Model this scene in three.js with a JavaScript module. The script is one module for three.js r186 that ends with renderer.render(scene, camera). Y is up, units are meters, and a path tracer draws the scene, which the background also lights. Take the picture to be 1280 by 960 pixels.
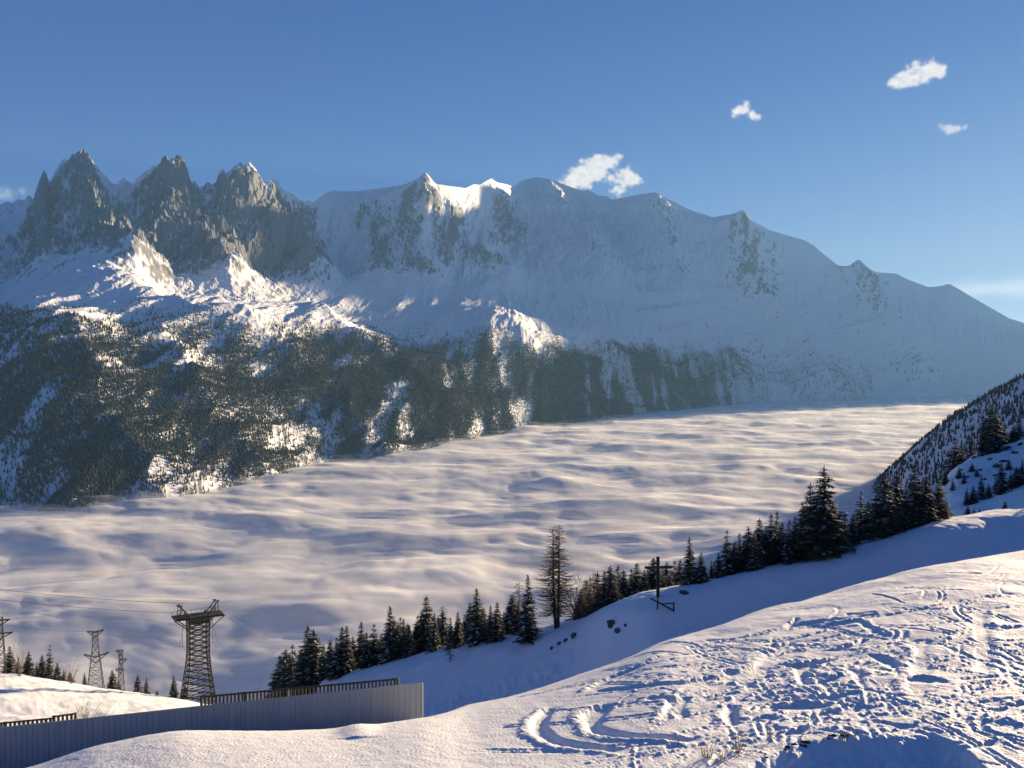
import * as THREE from 'three';
import { mergeGeometries } from 'three/addons/utils/BufferGeometryUtils.js';

// ---------------------------------------------------------------- camera, sky, sun, exposure
const scene = new THREE.Scene();
const F = 1180, HZ = 462;                       // focal length in photograph pixels, row of the level line
const camera = new THREE.PerspectiveCamera(2 * Math.atan(480 / F) * 180 / Math.PI, 4 / 3, 0.5, 60000);
camera.position.set(0, 0, 0);                   // heights are metres above or below the eye (about 1880 m up)
camera.rotation.x = -Math.atan((480 - HZ) / F);
const renderer = new THREE.WebGLRenderer();
renderer.toneMapping = THREE.LinearToneMapping;
renderer.toneMappingExposure = 4.1;
renderer.shadowMap.enabled = true;
const SUN_AZ = 40, SUN_EL = 6.9, rad = Math.PI / 180;
const sunDir = new THREE.Vector3(Math.sin(SUN_AZ * rad) * Math.cos(SUN_EL * rad), Math.sin(SUN_EL * rad), -Math.cos(SUN_AZ * rad) * Math.cos(SUN_EL * rad));
const sun = new THREE.DirectionalLight(new THREE.Color(1, 0.765, 0.48), 5);
sun.position.copy(sunDir).multiplyScalar(9000); sun.target.position.set(0, 0, 0);
sun.castShadow = true; sun.shadow.radius = 1.5;
Object.assign(sun.shadow.camera, { left: -9000, right: 9000, top: 9000, bottom: -9000, near: 1, far: 30000 });
scene.add(sun, sun.target);
scene.fog = new THREE.FogExp2(new THREE.Color(0.32, 0.64, 1.0), 2.4e-5);

// ---------------------------------------------------------------- numbers and noise
let seed = 7;
const rnd = () => { seed = (seed + 0x6D2B79F5) | 0; let t = Math.imul(seed ^ (seed >>> 15), 1 | seed); t = (t + Math.imul(t ^ (t >>> 7), 61 | t)) ^ t; return ((t ^ (t >>> 14)) >>> 0) / 4294967296; };
const rr = (a, b) => a + (b - a) * rnd();
const clamp = (x, a = 0, b = 1) => Math.min(b, Math.max(a, x));
const sst = (a, b, x) => { const t = clamp((x - a) / (b - a)); return t * t * (3 - 2 * t); };
const lerp = (a, b, t) => a + (b - a) * t;
const PERM = new Uint8Array(512), GX = new Float32Array(256), GY = new Float32Array(256);
{ const p = Array.from({ length: 256 }, (_, i) => i); for (let i = 255; i > 0; i--) { const j = Math.floor(rnd() * (i + 1)); [p[i], p[j]] = [p[j], p[i]]; }
  for (let i = 0; i < 512; i++) PERM[i] = p[i & 255];
  for (let i = 0; i < 256; i++) { const a = i / 256 * 2 * Math.PI; GX[i] = Math.cos(a); GY[i] = Math.sin(a); } }
function ns(x, y) {                              // gradient noise, about -1 to 1
  const ix = Math.floor(x), iy = Math.floor(y), fx = x - ix, fy = y - iy, X = ix & 255, Y = iy & 255;
  const a = PERM[X + PERM[Y]], b = PERM[X + 1 + PERM[Y]], c = PERM[X + PERM[Y + 1 & 255]], d = PERM[X + 1 + PERM[Y + 1 & 255]];
  const u = fx * fx * fx * (fx * (fx * 6 - 15) + 10), v = fy * fy * fy * (fy * (fy * 6 - 15) + 10);
  const A = GX[a] * fx + GY[a] * fy, B = GX[b] * (fx - 1) + GY[b] * fy, C = GX[c] * fx + GY[c] * (fy - 1), D = GX[d] * (fx - 1) + GY[d] * (fy - 1);
  return (A + (B - A) * u + (C - A + (A - B - C + D) * u) * v) * 1.5;
}
function fbm(x, y, o = 4, g = 0.5) { let s = 0, a = 1, n = 0; for (let i = 0; i < o; i++) { s += a * ns(x, y); n += a; a *= g; const t = x; x = x * 1.62 + y * 1.18 + 17.3; y = y * 1.62 - t * 1.18 - 5.1; } return s / n; }
function ridged(x, y, o = 4, g = 0.5) { let s = 0, a = 1, n = 0; for (let i = 0; i < o; i++) { s += a * (1 - Math.abs(ns(x, y))); n += a; a *= g; const t = x; x = x * 1.62 + y * 1.18 + 9.7; y = y * 1.62 - t * 1.18 + 3.3; } return s / n; }
// A place given as its bearing column, its row of sight and its distance along the view axis in metres.
const at = (px, py, D) => new THREE.Vector3((px - 640) / F * D, (HZ - py) / F * D, -D);
// A smooth curve through knots [x, y...]: monotone cubic for each y.
function curve(knots) {
  const n = knots.length, k = knots[0].length - 1, m = knots.map(() => new Array(k).fill(0));
  for (let c = 1; c <= k; c++) {
    const d = []; for (let i = 0; i < n - 1; i++) d.push((knots[i + 1][c] - knots[i][c]) / (knots[i + 1][0] - knots[i][0]));
    for (let i = 0; i < n; i++) m[i][c - 1] = i === 0 ? d[0] : i === n - 1 ? d[n - 2] : d[i - 1] * d[i] <= 0 ? 0 : 2 * d[i - 1] * d[i] / (d[i - 1] + d[i]);
  }
  return (x) => {
    x = clamp(x, knots[0][0], knots[n - 1][0]); let i = 0; while (i < n - 2 && x > knots[i + 1][0]) i++;
    const h = knots[i + 1][0] - knots[i][0], t = (x - knots[i][0]) / h, a = knots[i], b = knots[i + 1], o = [];
    for (let c = 1; c <= k; c++) o.push((2 * t ** 3 - 3 * t * t + 1) * a[c] + (t ** 3 - 2 * t * t + t) * h * m[i][c - 1] + (3 * t * t - 2 * t ** 3) * b[c] + (t ** 3 - t * t) * h * m[i + 1][c - 1]);
    return o;
  };
}
const poly = (knots) => (x) => { x = clamp(x, knots[0][0], knots[knots.length - 1][0]); let i = 0; while (i < knots.length - 2 && x > knots[i + 1][0]) i++; const a = knots[i], b = knots[i + 1]; return lerp(a[1], b[1], (x - a[0]) / (b[0] - a[0])); };

// ---------------------------------------------------------------- the sky: clear winter air, paler low down and toward the sun, thin streaks of cirrus near the horizon
{
  const W = 4096, H = 2048, data = new Float32Array(W * H * 4), K = 1 / 4.4;
  // small clouds in the blue: bearing, height and radius in degrees, thickness
  const puffs = [[4.51, 11.74, 0.78, 1], [4.07, 11.28, 0.67, 1], [3.59, 11.06, 0.5, 1], [3.2, 10.92, 0.33, 1], [4.94, 12.2, 0.55, 1], [5.37, 11.82, 0.44, 1], [5.66, 12.46, 0.33, 1], [6.43, 12.63, 0.28, 1], [6.09, 12.13, 0.33, 1], [6.91, 11.46, 0.55, 1], [7.39, 11.22, 0.38, 1], [6.53, 10.96, 0.39, 1], [6.33, 10.45, 0.39, 1], [5.81, 11.44, 0.33, 1], [22.96, 15.94, 0.47, 1], [23.5, 16.13, 0.52, 1], [24.03, 16.19, 0.42, 1], [24.27, 15.91, 0.28, 1], [22.39, 15.8, 0.43, 1], [21.93, 15.59, 0.29, 1], [23.29, 15.82, 0.38, 1], [13.62, 14.85, 0.32, 1], [13.26, 14.7, 0.26, 1], [13.85, 15.15, 0.21, 1], [14.13, 14.6, 0.26, 1], [14.54, 14.44, 0.18, 1], [24.79, 13.08, 0.23, 0.75], [24.43, 13.16, 0.19, 0.75], [25.19, 12.96, 0.21, 0.75], [25.59, 12.96, 0.14, 0.75], [24.75, 12.83, 0.14, 0.75], [-28.17, 9.33, 0.39, 0.3], [-28.92, 9.35, 0.43, 0.3], [-27.41, 9.48, 0.22, 0.3], [-29.95, 9.14, 0.5, 0.3]];
  for (let r = 0; r < H; r++) {
    const el = ((r + 0.5) / H - 0.5) * Math.PI, e = Math.max(0, el / rad);
    for (let c = 0; c < W; c++) {
      const phi = ((c + 0.5) / W - 0.5) * 2 * Math.PI, x = Math.cos(phi) * Math.cos(el), z = Math.sin(phi) * Math.cos(el), y = Math.sin(el);
      const s = Math.min(88, Math.acos(clamp(x * sunDir.x + y * sunDir.y + z * sunDir.z, -1, 1)) / rad) - 5;
      let R = 0.004 + 0.58 * Math.exp(-s / 30 - e / 11), G = 0.035 + 0.80 * Math.exp(-s / 48 - e / 14.5), B = 0.16 + 0.95 * Math.exp(-s / 90 - e / 24);
      const low = 0.6 * Math.exp(-Math.max(s, 0) / 34 - e / 4.2); R += low; G += low * 0.95; B += low * 0.7;
      const az = Math.atan2(x, -z) / rad;
      if (e < 16 && e > 0.5) {                  // cirrus, all round the horizon
        const st = sst(0.25, 0.75, fbm(az * 0.05 + 3.1, e * 0.9 - az * 0.012, 4)) * sst(11.5, 8, e) * sst(0.5, 3, e) * 0.55 * sst(-0.1, 0.5, ns(az * 0.03 + 8.2, 2.5)) + 0.7 * Math.exp(-(((e - 4.7 - 0.5 * ns(az * 0.06, 1.5) - 0.3 * ns(az * 0.4, e)) / 0.42) ** 2)) * sst(0.0, 0.4, Math.cos((az - 30) * 5 * rad) * 0.6 + fbm(az * 0.25, e * 1.5, 3) * 0.5);
        R = lerp(R, R * 1.1 + 0.5, st); G = lerp(G, G * 1.05 + 0.42, st); B = lerp(B, B + 0.25, st);
      }
      if (Math.abs(az) < 34 && e > 8 && e < 20) {
        const u = az * Math.cos(el); let v = 0, th = 0; for (const [pa, pe, pr, pt] of puffs) { const d = ((az - pa) * Math.cos(el)) ** 2 + ((e - pe) * 1.12) ** 2, g = Math.exp(-d / (pr * pr)); if (g > 0.01) { v += g; th = Math.max(th, pt); } }
        if (v > 0.02) {
          const q = 1 - Math.exp(-1.3 * v), n = 0.95 * fbm(u * 1.5 + 4, e * 1.9, 5, 0.6) + 0.45 * fbm(u * 5.1, e * 6.3, 4, 0.6), a = sst(0.34, 0.80, q + n * sst(0.0, 0.25, q)) * th, d = 0.92 + 0.22 * fbm(u * 2.6 + 7, e * 3.1 + 2, 4, 0.55);
          R = lerp(R, 1.10 * d, a); G = lerp(G, 1.06 * d, a); B = lerp(B, 1.0 * d + 0.04, a);
        }
      }
      const o = (r * W + c) * 4; data[o] = R * K; data[o + 1] = G * K; data[o + 2] = B * K; data[o + 3] = 1;
    }
  }
  const t = new THREE.DataTexture(data, W, H, THREE.RGBAFormat, THREE.FloatType);
  t.mapping = THREE.EquirectangularReflectionMapping; t.magFilter = THREE.LinearFilter; t.needsUpdate = true;
  scene.background = t; scene.environment = t;
}

// ---------------------------------------------------------------- helpers for things
const used = new Map();
function numbered(name) { const n = used.get(name) ?? 0; used.set(name, n + 1); return n ? `${name}_${String(n).padStart(3, '0')}` : name; }
function shade(o) { o.castShadow = true; o.receiveShadow = true; return o; }
function structure(name, geo, mat) { const m = shade(new THREE.Mesh(geo, mat)); m.name = numbered(name); m.userData.kind = 'structure'; scene.add(m); return m; }
function thing(name, label, category, pos, group) {
  const o = new THREE.Group(); o.name = numbered(name); o.position.copy(pos); o.userData = { label, category }; if (group) o.userData.group = group; scene.add(o); return o;
}
function part(name, geo, mat, parent) { const m = shade(new THREE.Mesh(geo, mat)); m.name = name; parent.add(m); return m; }
function lone(name, geo, mat, label, category, pos, group) {
  const m = shade(new THREE.Mesh(geo, mat)); m.name = numbered(name); m.position.copy(pos); m.userData = { label, category }; if (group) m.userData.group = group; scene.add(m); return m;
}
const V = (x, y, z) => new THREE.Vector3(x, y, z);
function bar(a, b, r, r2 = r, seg = 5) {          // a tapered round bar between two points
  const d = b.clone().sub(a), g = new THREE.CylinderGeometry(r2, r, d.length(), seg, 1);
  g.applyQuaternion(new THREE.Quaternion().setFromUnitVectors(V(0, 1, 0), d.clone().normalize())); const m = a.clone().add(b).multiplyScalar(0.5); g.translate(m.x, m.y, m.z); return g;
}
const box = (w, h, d, x, y, z) => { const g = new THREE.BoxGeometry(w, h, d); g.translate(x, y, z); return g; };
function grid(nu, nv, f, opt = {}) {              // a sheet of nu x nv points; f(i, j) gives a point (and may fill a colour)
  const pos = new Float32Array(nu * nv * 3), col = opt.color ? new Float32Array(nu * nv * opt.color) : null, idx = new Uint32Array((nu - 1) * (nv - 1) * 6);
  const uv = opt.uv ? new Float32Array(nu * nv * 2) : null;
  for (let j = 0, k = 0; j < nv; j++) for (let i = 0; i < nu; i++, k++) { const p = f(i, j, k); pos[k * 3] = p[0]; pos[k * 3 + 1] = p[1]; pos[k * 3 + 2] = p[2]; if (uv) { uv[k * 2] = p[0] / opt.uv; uv[k * 2 + 1] = p[2] / opt.uv; } }
  let q = 0; for (let j = 0; j < nv - 1; j++) for (let i = 0; i < nu - 1; i++) { const a = j * nu + i; idx[q++] = a; idx[q++] = a + 1; idx[q++] = a + nu; idx[q++] = a + 1; idx[q++] = a + nu + 1; idx[q++] = a + nu; }
  const g = new THREE.BufferGeometry(); g.setAttribute('position', new THREE.BufferAttribute(pos, 3)); g.setIndex(new THREE.BufferAttribute(idx, 1));
  if (col) g.setAttribute('color', new THREE.BufferAttribute(col, opt.color)); if (uv) g.setAttribute('uv', new THREE.BufferAttribute(uv, 2));
  g.computeVertexNormals(); return g;
}
const lin = (r, g, b) => new THREE.Color().setRGB(r, g, b);
const std = (r, g, b, rough = 0.9, o = {}) => new THREE.MeshStandardMaterial({ color: lin(r, g, b), roughness: rough, side: THREE.DoubleSide, ...o });

// ---------------------------------------------------------------- the mountain range across the valley
const CREST = [[-420, 300], [-250, 262], [-120, 268], [-60, 250], [0, 257], [10, 252], [18, 254], [25, 249], [32, 251], [38, 246], [43, 250], [47, 238], [53, 220], [57, 211], [60, 218], [64, 229], [70, 217], [76, 206], [82, 200], [88, 203], [95, 194], [103, 190], [108, 193], [113, 196], [118, 203], [126, 213], [134, 222], [141, 229], [148, 232], [152, 226], [155, 222], [160, 227], [168, 230], [172, 222], [178, 218], [186, 213], [194, 208], [199, 210], [205, 201], [209, 198], [213, 202], [218, 198], [222, 202], [228, 210], [232, 212], [237, 221], [241, 229], [245, 226], [250, 233], [255, 233], [261, 228], [266, 232], [271, 230], [275, 216], [279, 210], [284, 217], [290, 212], [296, 207], [302, 204], [307, 207], [313, 203], [319, 210], [324, 217], [329, 226], [335, 228], [342, 224], [348, 227], [353, 236], [360, 240], [367, 244], [374, 250], [380, 253], [385, 251], [392, 254], [397, 250], [404, 244], [417, 238], [434, 240], [452, 239], [478, 236], [503, 232], [512, 229], [518, 226], [525, 222], [532, 215], [536, 219], [541, 226], [547, 231], [560, 233], [582, 236], [592, 231], [600, 232], [608, 227], [614, 224], [622, 229], [632, 231], [641, 234], [652, 227], [662, 224], [672, 222], [684, 224], [696, 228], [712, 234], [727, 239], [735, 238], [748, 245], [758, 246], [764, 250], [778, 248], [795, 244], [818, 241], [827, 245], [840, 252], [860, 262], [890, 272], [908, 269], [927, 266], [937, 274], [945, 279], [961, 288], [985, 295], [1006, 301], [1016, 307], [1030, 319], [1047, 332], [1057, 333], [1070, 330], [1080, 336], [1098, 341], [1119, 342], [1135, 350], [1160, 359], [1172, 358], [1186, 355], [1197, 361], [1212, 370], [1236, 384], [1261, 398], [1280, 404], [1330, 420], [1400, 432], [1560, 440]];
const crestRow = poly(CREST);
const baseD = curve([[-420, 2450], [-200, 2480], [0, 2640], [100, 2780], [200, 3000], [300, 3500], [400, 4180], [500, 4720], [600, 5700], [700, 6950], [800, 8430], [900, 10300], [1000, 11600], [1100, 12700], [1200, 13500], [1300, 14300], [1560, 15000]]);
const treeLine = curve([[-420, 405, 3500], [0, 402, 3750], [100, 407, 3900], [200, 424, 4250], [300, 440, 4700], [400, 434, 5400], [500, 440, 6000], [600, 428, 6750], [700, 432, 7900], [800, 446, 9300], [900, 458, 11100], [1000, 465, 12300], [1100, 466, 13300], [1200, 466, 14050], [1560, 466, 15500]]);
const wallFoot = curve([[-420, 365, 4500], [0, 353, 4750], [55, 325, 4950], [110, 310, 5250], [170, 324, 5400], [210, 346, 5650], [300, 345, 6200], [400, 350, 7100], [500, 352, 7650], [600, 350, 8450], [700, 352, 9700], [800, 366, 10800], [900, 385, 11900], [1000, 402, 12800], [1100, 415, 13700], [1200, 426, 14500], [1560, 446, 16300]]);
const crestD = curve([[-420, 6500], [0, 6450], [103, 6450], [215, 6800], [308, 7150], [370, 7700], [420, 8500], [532, 8800], [613, 10300], [672, 13200], [760, 13100], [820, 13000], [925, 12900], [1000, 13600], [1100, 14500], [1186, 15300], [1280, 16200], [1560, 17500]]);
const S_FOOT = [0.36, 0.62];
function mountainColumn(px) {                      // a cross-section: nodes of distance and height
  const b = baseD(px)[0], [tr, td] = treeLine(px), [wr, wd] = wallFoot(px), cd = crestD(px)[0], H = (row, D) => (HZ - row) / F * D, cy = H(crestRow(px), cd);
  return [[b - 1300, -900], [b - 220, -500], [td, H(tr, td)], [wd, H(wr, wd)], [cd, cy], [cd + 900, cy - 520], [cd + 3200, cy - 1500]];
}
const rowsT = [];                                  // how the rows of the sheet share out over the cross-section
for (let i = 0; i < 8; i++) rowsT.push(i / 8);
for (let i = 0; i < 118; i++) rowsT.push(1 + i / 118);
for (let i = 0; i < 96; i++) rowsT.push(2 + i / 96);
for (let i = 0; i < 130; i++) rowsT.push(3 + i / 130);
for (let i = 0; i < 8; i++) rowsT.push(4 + i / 8); for (let i = 0; i <= 4; i++) rowsT.push(5 + i / 4);
const colsM = []; for (let p = -420; p < -30; p += 6) colsM.push(p); for (let p = -30; p < 1310; p += 1.35) colsM.push(p); for (let p = 1310; p <= 1560; p += 8) colsM.push(p);
const rockiness = (px, t) => {
  if (t < 2.9) return 0;
  const q = px + 24 * ns(px * 0.03, t * 7) + 60 * (t - 4), r = lerp(lerp(0.80, 0.46, sst(372, 408, q)), 0.22, sst(585, 690, q));
  return r * (q > 385 ? lerp(1, 0.45, sst(3.75, 3.95, t) * (1 - Math.exp(-(((px - 545) / 26) ** 2)))) : 1) * sst(2.9, 3.08, t);
};
// spurs that run down into the valley: [column, section] points, height, half-width in metres
const SPURS = [
  [[[60, 2.35], [95, 1.9], [140, 1.45], [205, 1.0]], 110, 280], [[[165, 2.3], [215, 1.85], [270, 1.4], [345, 0.95]], 140, 360], [[[215, 2.75], [300, 2.1], [390, 1.6], [480, 1.0]], 170, 480],
  [[[330, 2.7], [420, 2.1], [520, 1.6], [590, 1.0]], 170, 520], [[[560, 2.55], [620, 2.2], [690, 1.6], [760, 1.0]], 180, 600], [[[680, 2.5], [760, 2.0], [840, 1.4], [880, 1.0]], 130, 650],
  [[[20, 2.2], [50, 1.6], [95, 1.0]], 80, 200], [[[820, 3.9], [850, 3.2], [900, 2.4], [930, 1.3]], 280, 640], [[[925, 3.95], [945, 3.3], [1000, 2.4], [1040, 1.4]], 330, 720], [[[1070, 3.95], [1110, 3.0], [1150, 2.0]], 300, 720],
  [[[103, 3.97], [118, 3.6], [140, 3.3], [170, 3.02]], 230, 260], [[[57, 3.98], [62, 3.5], [55, 3.1]], 120, 170], [[[222, 3.97], [240, 3.6], [262, 3.3], [290, 3.0]], 220, 290], [[[205, 3.97], [196, 3.5], [205, 3.1]], 120, 220],
  [[[313, 3.97], [335, 3.6], [360, 3.3], [400, 3.02]], 230, 300], [[[279, 3.98], [285, 3.6], [300, 3.1]], 130, 200], [[[345, 3.97], [372, 3.6], [410, 3.1]], 150, 220], [[[533, 3.98], [556, 3.65], [590, 3.3], [640, 3.0]], 210, 380],
  [[[460, 3.96], [470, 3.5], [480, 3.05]], 150, 300], [[[505, 3.96], [512, 3.5], [530, 3.05]], 160, 300], [[[614, 3.96], [650, 3.55], [690, 3.2]], 110, 420], [[[672, 3.96], [725, 3.5], [760, 3.1]], 260, 560], [[[100, 3.0], [160, 2.6], [235, 2.2], [300, 1.95]], 80, 360], [[[250, 2.8], [300, 2.5], [345, 2.15]], 35, 260], [[[310, 2.8], [350, 2.5], [400, 2.1]], 35, 260], [[[560, 2.75], [600, 2.45], [650, 2.2]], 80, 260],
].map(([pts, h, w]) => { const c = curve(pts.map(([p, t]) => [-t, p])); return { lo: Math.min(...pts.map((q) => q[1])), hi: Math.max(...pts.map((q) => q[1])), px: (t) => c(-t)[0], h, w }; });
const mtn = { pos: null, t: [], px: [] };
const nC = colsM.length, nR = rowsT.length, rough = new Float32Array(nC * nR);
{
  const sections = colsM.map(mountainColumn);
  const geo = grid(nC, nR, (i, j, k) => {
    const px = colsM[i], t = rowsT[j], N = sections[i], s = Math.min(N.length - 2, Math.floor(t)), f = t - s;
    // smooth the bends of the section a little, but keep the crest
    let D, y;
    if (s >= 4 || s === 0) { D = lerp(N[s][0], N[s + 1][0], f); y = lerp(N[s][1], N[s + 1][1], f); }
    else {
      const g = (a, b) => (b[1] - a[1]) / (b[0] - a[0]), d = g(N[s], N[s + 1]), d0 = g(N[s - 1], N[s]), d2 = s === 3 ? d * 1.25 : g(N[s + 1], N[s + 2]), m0 = 2 * d0 * d / (d0 + d), m1 = s === 3 ? d2 : 2 * d * d2 / (d + d2), h = N[s + 1][0] - N[s][0];
      D = N[s][0] + h * f; y = (2 * f ** 3 - 3 * f * f + 1) * N[s][1] + (f ** 3 - 2 * f * f + f) * h * m0 + (3 * f * f - 2 * f ** 3) * N[s + 1][1] + (f ** 3 - f * f) * h * m1;
    }
    let add = 0, rib = 0;
    const lat = (px - 640) / F * D;
    for (const S of SPURS) {
      if (t < S.lo - 1 || t > S.hi + 0.06) continue;
      const w = S.w * (1 + 0.35 * ns(t * 5 + S.h, S.w)), off = (lat - (S.px(t) - 640) / F * D) + 60 * ns(t * 7 + S.w, S.h), q = Math.abs(off) / w;
      if (q < 1) { const v = (1 - q) ** 1.15 * sst(S.lo - (S.lo < 1.2 ? 0.95 : 0.3), S.lo + 0.15, t) * (S.hi < 3.9 ? sst(S.hi + 0.05, S.hi - 0.6, t) : sst(4.0, 3.82, t)); add += S.h * v; rib = Math.max(rib, v); }
    }
    const R = rockiness(px, t), below = clamp((4 - t) / 0.25), wx = lat / 1000 + 0.12 * fbm(lat / 700, D / 700, 3), wy = D / 1000;
    const shear = wx - 0.34 * (t - 3) * (t > 3 ? 1 : 0.6);
    const gul = ridged(shear * 2.6, wy * 0.55 + 4.1, 4, 0.55), gul2 = ridged(shear * 8.3 + 2.2, wy * 2.0, 4, 0.6), crag = fbm(lat / 95, D / 80 + t * 9, 4, 0.6);
    const gul3 = ridged(shear * 21 + 7.7, wy * 5.5 + t, 3, 0.6); const up3 = sst(2.85, 3.3, t), gul4 = ridged(shear * 47 + 3.3, wy * 16 + t * 2, 3, 0.6); let amp = lerp(t > 2 ? lerp(66, 45, t - 2) : 66, lerp(70, 240, R), up3); amp *= lerp(1, 0.8, sst(600, 760, px));
    const carve = ((1 - gul) * 1.5 + (1 - gul2) * lerp(0.34, 0.62, up3) + (1 - gul3) * lerp(0.14, 0.50, up3) + (1 - gul4) * lerp(0.04, 0.30, up3)) * amp;
    rough[k] = rib * (t > 3 ? 1.15 : 0.5) + (gul - 0.72) * 1.6 + (gul2 - 0.72) * 1.4 + (gul3 - 0.72) * 1.0 + crag * 0.45;
    const frame = clamp((4.02 - t) / 0.12) * (t > 4 ? 0 : 1);
    y += (add - carve * below) * (t < 1 ? t : 1) + crag * (5 + 74 * R + 16 * sst(2.4, 2.9, t) * sst(440, 380, px)) * frame * (t < 3 ? 0.8 : 1);
    if (t > 3.97 && t <= 4.001) y += fbm(lat / 60, 1.7, 3) * 10 * clamp(R + 0.05);
    return [lat, y, -D];
  }, { color: 3 });
  mtn.geo = geo;
  const nor = geo.attributes.normal.array, pos = geo.attributes.position.array, col = geo.attributes.color.array;
  for (let j = 0, k = 0; j < nR; j++) for (let i = 0; i < nC; i++, k++) {
    const px = colsM[i], t = rowsT[j], R = rockiness(px, t), x = pos[k * 3], z = pos[k * 3 + 2], up = Math.abs(nor[k * 3 + 1]);
    const fine = fbm(x / 38, z / 30 + t * 40, 3, 0.6), mid = fbm(x / 160 + 3, z / 130 + t * 20, 3);
    let rk = R > 0 ? (R - 1.18) * 1.3 + rough[k] * 0.85 + (0.58 - up) * 1.5 + fine * 0.55 + mid * 0.45 + rr(-0.16, 0.16) : -1;
    if (t < 3) rk = -0.62 + (0.70 - up) * 0.9 + fine * 0.8 + mid * 0.55 + 0.30 * sst(2.5, 1.9, t) + rough[k] * 0.3 - 0.3 * sst(560, 720, px);
    if (t < 3 && px < 430) rk += 1.0 * sst(2.45, 2.95, t) * (rough[k] + 0.12) * sst(430, 380, px);
    if (px > 660 && t > 3) rk += 0.25 * fbm(x / 500, z / 400, 3);
    const a = sst(-0.08, 0.18, rk) * (0.86 + 0.14 * fine), d = 0.5 + 0.5 * fbm(x / 55 + 9, z / 40 + t * 25, 3), warm = 0.5 + 0.5 * ns(x / 420, z / 420 + 7);
    const rock = [lerp(0.042, 0.105, d) * lerp(0.94, 1.08, warm), lerp(0.046, 0.11, d), lerp(0.054, 0.125, d) * lerp(1.04, 0.95, warm)];
    const sn = 0.80 + 0.08 * fine * 0.5, snow = [sn, sn * 1.005, sn * 1.015];
    for (let c = 0; c < 3; c++) col[k * 3 + c] = lerp(snow[c], rock[c], a);
  }
  structure('mountain_range', geo, new THREE.MeshStandardMaterial({ vertexColors: true, roughness: 0.95, flatShading: true, side: THREE.DoubleSide }));
}
function tinyTree(tiers, seg, w) {
  const gs = []; for (let i = 0; i < tiers; i++) { const b = 0.08 + i * 0.9 / tiers * 0.9, c = new THREE.ConeGeometry(w * (1 - i / tiers * 0.72), 1 - b - (tiers - 1 - i) * 0.16, seg, 1, true); c.translate(0, b + (1 - b - (tiers - 1 - i) * 0.16) / 2, 0); c.rotateY(i * 0.7); gs.push(c.toNonIndexed()); }
  const g = mergeGeometries(gs); g.deleteAttribute('uv'); g.computeVertexNormals(); return g;
}
function forest(name, label, spots, geo) {
  const im = shade(new THREE.InstancedMesh(geo, std(1, 1, 1, 1), spots.length)), m = new THREE.Matrix4(), q = new THREE.Quaternion(), c = new THREE.Color();
  spots.forEach(([x, y, z, h, w, r, g, b], i) => { m.compose(V(x, y, z), q.setFromAxisAngle(V(0, 1, 0), i), V(w, h, w)); im.setMatrixAt(i, m); im.setColorAt(i, c.setRGB(r, g, b)); });
  im.name = name; im.userData = { label, category: 'forest', kind: 'stuff' }; scene.add(im);
}
{
  const pos = mtn.geo.attributes.position.array, spots = [];
  for (let j = 3; j < nR && rowsT[j] < 2.5; j++) for (let i = 0; i < nC - 1; i++) {
    const k = j * nC + i, t = rowsT[j], px = colsM[i], x = pos[k * 3], y = pos[k * 3 + 1], z = pos[k * 3 + 2]; if (px > 1090 || y < -500 || y > 480) continue;
    const dx = pos[k * 3 + 3] - x, k2 = k + nC, dz = pos[k2 * 3 + 2] - z, area = Math.abs(dx * dz);
    const lane = fbm(x / 130 + 0.3 * z / 900, z / 900, 3), patch = fbm(x / 420, z / 420 + 5, 3);
    let dens = sst(300, -40, y + 190 * patch + 110 * lane) * (0.16 + 1.1 * sst(-0.26, 0.2, lane * 1.1 + 0.5 * patch + rough[k] * 0.3));
    dens *= 1 - 0.93 * sst(820, 960, px + 90 * patch + 60 * lane); const n = area * dens / 25; let c = Math.floor(n) + (rnd() < n % 1 ? 1 : 0);
    while (c-- > 0) {
      const u = rnd(), v = rnd(), k3 = k + 1, X = lerp(x, pos[k3 * 3], u), Y = y + (pos[k3 * 3 + 1] - y) * u + (pos[k2 * 3 + 1] - y) * v, Z = lerp(z, pos[k2 * 3 + 2], v), h = rr(8, 19), larch = rnd() < 0.07 + 0.25 * rough[k] ? 1 : 0, l = rr(0.7, 1.3);
      spots.push([X, Y - 0.6, Z, h, h * rr(0.9, 1.25), lerp(0.022, 0.085, larch) * l, lerp(0.032, 0.060, larch) * l, lerp(0.022, 0.030, larch) * l]);
    }
  }
  console.log('far forest', spots.length);
  forest('far_forest', 'dark conifer and larch forest on the far valley flank', spots, tinyTree(2, 5, 0.2));
}

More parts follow.
